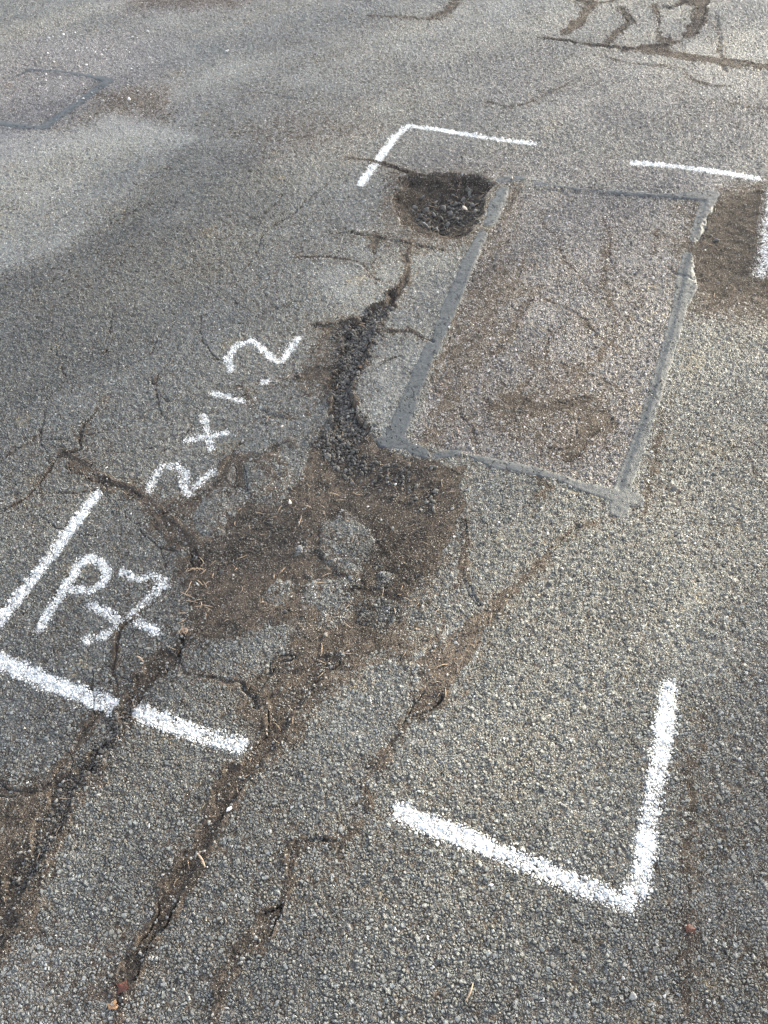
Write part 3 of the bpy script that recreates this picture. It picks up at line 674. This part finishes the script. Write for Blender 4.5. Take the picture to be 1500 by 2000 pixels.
pts = inpoly(GP([(120,60),(300,60),(300,200),(150,220),(0,130)]), 120) + inpoly(GP([(0,0),(1500,0),(1500,700),(0,700)]), 90) + inpoly(GP([(0,700),(1500,700),(1500,2000),(0,2000)]), 60)
pts += inpoly(HOLES_W[1][0], 60)
sz = rng.lognormal(math.log(.0022), .35, len(pts)).clip(.001, .006); sz[:120] *= 2.0; sz[120:210] *= 1.3
pebbles('white_chippings', pts, sz, M_WHITE, 'tiny white stone chips scattered over the road', .4)

# ------------------------------------------------------------ single stones, leaves, twigs
def stone(name, px, py, r, mat, label, cat, group=None, seed=0, sink=.3, sc=(1, 1, 1)):
    V, T = SH[seed % 10]; rr = np.random.default_rng(seed)
    W_ = (V * r * np.array(sc)) @ rot3(rr).T
    x, y = G(px, py); z = float(zsurf(x, y)[0])
    W_[:, 2] -= W_[:, 2].min()
    o = bpy.data.objects.new(name, tri_mesh(name, W_, T, mat)); o.location = (x, y, z - r * sink); COL.objects.link(o)
    return tag(o, label, cat, group)
lumps = [(868,385,.020),(890,378,.017),(852,372,.016),(905,372,.014),(918,365,.017),(835,388,.018),(848,398,.016),(880,398,.015),(900,392,.013),(862,405,.015),(820,405,.015),(925,392,.014),(838,418,.016),(875,420,.014),(812,385,.015),(895,415,.013),(930,410,.012),(855,430,.013),(885,362,.012),(826,372,.012)]
for i, (a, b, r) in enumerate(lumps):
    stone('asphalt_lump', a, b, r, M_BLACK, 'black broken asphalt lump lying loose in the deep pothole', 'stone', 'black lumps in the deep pothole', 20 + i, .25)
stone('stone', 916, 358, .019, M_BLACK, 'dark rounded stone at the far rim inside the deep pothole', 'stone', seed=71)
stone('stone', 907, 400, .017, M_PALE, 'pale pinkish stone lying on the black lumps in the deep pothole', 'stone', seed=72, sc=(1, .8, .7), sink=-.6)
stone('stone', 832, 424, .020, M_GREY, 'flat grey stone slab at the near side of the deep pothole', 'stone', seed=73, sc=(1.3, .9, .4))
stone('stone', 448, 1584, .009, M_WHITE, 'pale square stone beside the long middle crack', 'stone', seed=74)
stone('stone', 587, 1070, .013, M_GREY, 'grey pebble standing in brown dirt left of the asphalt island', 'stone', seed=75)
stone('stone', 1318, 955, .010, M_BLACK, 'black nub of stone on clean asphalt right of the sealant corner', 'stone', seed=76)
stone('stone', 445, 101, .013, M_WHITE, 'white stone alone on smooth far grey asphalt', 'stone', seed=77, sc=(1, .8, .5))
stone('stone', 202, 201, .013, M_WHITE, 'white stone beside the sealant of the small far patch', 'stone', seed=78, sc=(1, .7, .5))
stone('stone', 566, 983, .0085, M_PALE, 'round pinkish pebble at the dirt edge of the wide hollow', 'stone', seed=79)
stone('stone', 773, 943, .007, M_WHITE, 'small white pebble in the dirt below the sealant lumps', 'stone', seed=80)
stone('stone', 355, 1244, .0068, M_GREY, 'smooth grey pebble beside the tuft of brown needles', 'stone', 'pebbles by the needle tuft', 81)
stone('stone', 388, 1145, .0065, M_WHITE, 'whitish oval pebble in dirt right of the crossed 7', 'stone', seed=82, sc=(1.3, .8, .7))
stone('stone', 1135, 1105, .006, M_BLACK, 'black speck of stone on sunlit asphalt', 'stone', seed=83)
stone('stone', 1290, 747, .007, M_BLACK, 'black stone chip stuck on the right sealant strip', 'stone', seed=84)
stone('stone', 895, 1157, .008, M_GREY, 'round light grey pebble at the edge of the asphalt right of the hollow', 'stone', seed=85, sc=(1, .9, .8))
stone('stone', 1235, 1948, .009, M_GREY, 'whitish grey pebble in the near right corner', 'stone', seed=86)
stone('stone', 1402, 470, .012, M_BLACK, 'black stone in the dirty hollow right of the patch', 'stone', seed=87)
stone('stone', 680, 812, .010, M_GREY, 'grey chipping on top of the black gravel', 'stone', seed=88)
stone('stone', 1000, 352+0, .008, M_PALE, 'pale chip beside the small sealant scrap', 'stone', seed=89)

def leaf(px, py, r, mat, label, seed):
    rr = np.random.default_rng(seed); V = []; T = []
    n = 14
    for k in range(n):
        a = 2 * math.pi * k / n; q = r * (1 + .35 * rr.normal() * .5) * (1.25 if k % 3 == 0 else .85)
        V.append((q * math.cos(a), q * .75 * math.sin(a), r * (.25 + .35 * rr.random())))
    V.append((0, 0, r * .15)); V = np.array(V)
    for k in range(n): T.append((k, (k + 1) % n, n))
    me = tri_mesh('leaf', V, np.array(T), mat, True); x, y = G(px, py)
    o = bpy.data.objects.new('leaf', me); o.location = (x, y, float(zsurf(x, y)[0]) + .001); COL.objects.link(o)
    md = o.modifiers.new('s', 'SOLIDIFY'); md.thickness = .0006
    return tag(o, label, 'leaf')
leaf(1345, 1816, .0085, M_LEAF, 'crumpled dark red leaf scrap on the asphalt right of the big bracket', 5)
leaf(243, 1930, .0105, M_LEAF, 'curled dark brown leaf at the foot of the middle crack', 6)
leaf(223, 1966, .0085, M_TAN, 'torn tan leaf scrap just below the curled brown leaf', 9)
leaf(707, 716, .009, M_TAN, 'yellow tan leaf scrap on the black gravel', 11)

# needles: bent tapered tubes
def needle_mesh(seed, L, r, bend):
    rr = np.random.default_rng(seed); n = 7; V = []; T = []
    for k in range(n):
        t = k / (n - 1); a = bend * (t - .5)
        cx_, cy_ = L * (t - .5), bend * L * .5 * (t - .5) ** 2 * 2
        cz_ = r + .10 * L * math.sin(math.pi * t) * rr.uniform(.6, 1.)
        q = r * (.55 + .9 * math.sin(math.pi * min(.97, .06 + t * .9)))
        for j in range(5):
            b = 2 * math.pi * j / 5; V.append((cx_, cy_ + q * math.cos(b), cz_ + q * math.sin(b)))
    for k in range(n - 1):
        for j in range(5): T.append((k*5+j, k*5+(j+1) % 5, (k+1)*5+(j+1) % 5, (k+1)*5+j))
    return tri_mesh('pine_needle', np.array(V), np.array(T), M_NEEDLE, True)
NM = [needle_mesh(i, L, .00072, b) for i, (L, b) in enumerate([(.026, .2), (.020, .5), (.030, .08), (.016, .1), (.022, .9), (.034, .25)])]
zones = [
 (inpoly(HOLES_W[1][0], 66), 'dry tan pine needle lying in the brown dirt of the wide hollow', 'needles in the wide hollow'),
 (inpoly(HOLES_W[0][0], 42), 'dry tan pine needle lying in the deep pothole', 'needles in the deep pothole'),
 (inpoly(GP([(370,1090),(420,1090),(410,1230),(345,1245)]), 26), 'reddish dry pine needle at the left edge of the wide hollow', 'needles at the hollow edge'),
 (along(c0[0][1:], c0[1][1:], 20), 'dry pine needle lying on the loose black gravel', 'needles on the gravel'),
 (along(CR_W[13][0], CR_W[13][1], 24), 'dry pine needle in the crack through the broad painted line', 'needles in the left crack'),
 (along(CR_W[14][0], CR_W[14][1], 16), 'dry pine needle in the meandering middle crack', 'needles in the middle crack'),
 (inpoly(HOLES_W[3][0], 18), 'dry pine needle in the dirty hollow right of the patch', 'needles in the right hollow'),
 (inpoly(GP([(830,840),(880,700),(900,860),(850,890)]), 10), 'dry pine needle beside the long sealant strip', 'needles by the sealant'),
 (inpoly(GP([(790,1140),(1000,1170),(860,1380),(700,1300)]), 14), 'dry pine needle near the wedge shaped hollow', 'needles by the wedge hollow'),
 (inpoly(GP([(560,620),(650,630),(600,800),(560,900),(500,860)]), 12), 'dry pine needle on dusty asphalt left of the black gravel', 'needles on dusty asphalt'),
]
for pts, lab_, grp in zones:
    xx = np.array([p[0] for p in pts]); yy = np.array([p[1] for p in pts]); zz = zsurf(xx, yy)
    for i in range(len(xx)):
        o = bpy.data.objects.new('pine_needle', NM[rng.integers(6)]); COL.objects.link(o)
        o.location = (xx[i], yy[i], zz[i] + (.004 if 'gravel' in lab_ or 'deep' in lab_ else .0008))
        o.rotation_euler = (rng.normal() * .12, rng.normal() * .15, rng.uniform(0, 6.28)); s = rng.uniform(.55, 1.0) * (.75 if 'crack' in lab_ else 1); o.scale = (s, s, s)
        tag(o, lab_, 'pine needle', grp)
# twigs and the tuft
def twig(px, py, L, r, rz, label, seed):
    me = needle_mesh(seed, L, r, .25); me.name = 'twig'; x, y = G(px, py)
    o = bpy.data.objects.new('twig', me); o.location = (x, y, float(zsurf(x, y)[0]) + .001); o.rotation_euler = (0, 0, rz); COL.objects.link(o)
    tag(o, label, 'twig')
twig(396, 1681, .030, .0014, R(125), 'short tan twig lying across the middle crack', 3)
twig(276, 1289, .022, .0013, R(140), 'short tan twig in the left crack above the painted line', 4)
twig(933, 388, .045, .0018, R(35), 'thin brown twig sticking out of the deep pothole', 5)
twig(918, 1940, .030, .0012, R(60), 'thin straw coloured twig near the bottom of the road', 6)
tx, ty = G(360, 1236); Vs = []; Ts = []; off = 0
for k in range(26):
    L = rng.uniform(.012, .022); a = rng.uniform(0, 6.28); tz = rng.uniform(.001, .010)
    me = NM[rng.integers(6)]; n = len(me.vertices); V = np.empty(n * 3); me.vertices.foreach_get('co', V); V = V.reshape(-1, 3) * .5
    T = np.array([p.vertices[:] for p in me.polygons]); ca, sa = math.cos(a), math.sin(a)
    V = V @ np.array([[ca, sa, 0], [-sa, ca, 0], [0, 0, 1]]) + np.array([rng.normal() * .005, rng.normal() * .004, tz])
    Vs.append(V); Ts.append(T + off); off += n
o = bpy.data.objects.new('needle_tuft', tri_mesh('needle_tuft', np.concatenate(Vs), np.concatenate(Ts), M_NEEDLE, True))
o.location = (tx, ty, float(zsurf(tx, ty)[0])); COL.objects.link(o)
tag(o, 'small tuft of matted red brown needles at the lower left tip of the wide hollow', 'needle tuft')

# ------------------------------------------------------------ unseen pine added beside the road, its crown shaped to shade the asphalt
def lit_map(x, y):  # wanted sun on the ground, used to shape the added crown
    px, py = to_px(x, y)
    a = .8 * np.exp(-(((px - 1220) / 400) ** 2 + ((py - 1100) / 520) ** 2) ** 1.2)
    b = .95 * np.exp(-(((px - 920) / 560) ** 2 + ((py - 1580) / 420) ** 2) ** 1.2)
    c = .30 * np.exp(-(((px - 1150) / 420) ** 2 + ((py - 650) / 260) ** 2))
    return np.clip(np.maximum(np.maximum(a, b), c), 0, 1)
def pine():
    n = 30000
    gx = rng.uniform(-5, 6, n); gy = rng.uniform(-1.5, 8, n)
    keep = rng.random(n) > lit_map(gx, gy) * 1.02  # leaves left out where the sun should reach the road
    gx = gx[keep]; gy = gy[keep]; n = len(gx)
    r = rng.uniform(10, 14, n)
    C = np.stack([gx, gy, np.zeros(n)], 1) + np.array(sdir)[None, :] * r[:, None]
    a = rng.normal(size=(n, 3)); a /= np.linalg.norm(a, axis=1)[:, None]
    b = rng.normal(size=(n, 3)); b -= a * (a * b).sum(1)[:, None]; b /= np.linalg.norm(b, axis=1)[:, None]
    s = rng.uniform(.042, .07, n)[:, None]
    V = np.stack([C + a * s, C + b * s * .55, C - a * s, C - b * s * .55], 1).reshape(-1, 3)
    T = np.arange(n * 4).reshape(-1, 4)
    root = bpy.data.objects.new('unseen_shade_pine', None); COL.objects.link(root)
    bx_, by_ = float(C[:, 0].mean()), float(C[:, 1].mean()); root.location = (bx_, by_, 0)
    V = V - np.array([bx_, by_, 0])
    g = NG('shade_pine_foliage'); g.b.inputs['Base Color'].default_value = (.05, .08, .03, 1); g.b.inputs['Roughness'].default_value = .7
    o = bpy.data.objects.new('crown', tri_mesh('crown', V, T, g.m)); o.parent = root; COL.objects.link(o)
    # trunk with limbs reaching into the crown
    Vt = []; Tt = []
    def tube(p, q, r0, r1, k=9):
        p = np.array(p, float); q = np.array(q, float); d = q - p; d /= np.linalg.norm(d)
        s_ = np.cross(d, [0.3, .5, .8]); s_ /= np.linalg.norm(s_); t_ = np.cross(d, s_); base = len(Vt)
        for c_, rr in ((p, r0), (q, r1)):
            for j in range(k):
                w = 2 * math.pi * j / k; Vt.append(c_ + rr * (math.cos(w) * s_ + math.sin(w) * t_))
        for j in range(k): Tt.append((base + j, base + (j+1) % k, base + k + (j+1) % k, base + k + j))
    off = np.array([3.2, 4.5, 0])
    tube(off, off + [0, 0, 4], .20, .15); tube(off + [0, 0, 4], off + [0.1, 0, 8.5], .15, .04)
    for k in range(14):
        z0 = 3.6 + k * .3; w = k * 2.4
        tube(off + [0, 0, z0], off * .3 + [2.2 * math.cos(w), 2.2 * math.sin(w), z0 + .6], .06, .012, 6)
    g = NG('shade_pine_bark'); g.b.inputs['Base Color'].default_value = (.10, .065, .045, 1)
    o = bpy.data.objects.new('trunk', tri_mesh('trunk', np.array(Vt), np.array(Tt), g.m)); o.parent = root; COL.objects.link(o)
    tag(root, 'unseen pine added out of view, its crown shaped to throw shade on the road', 'tree')
pine()
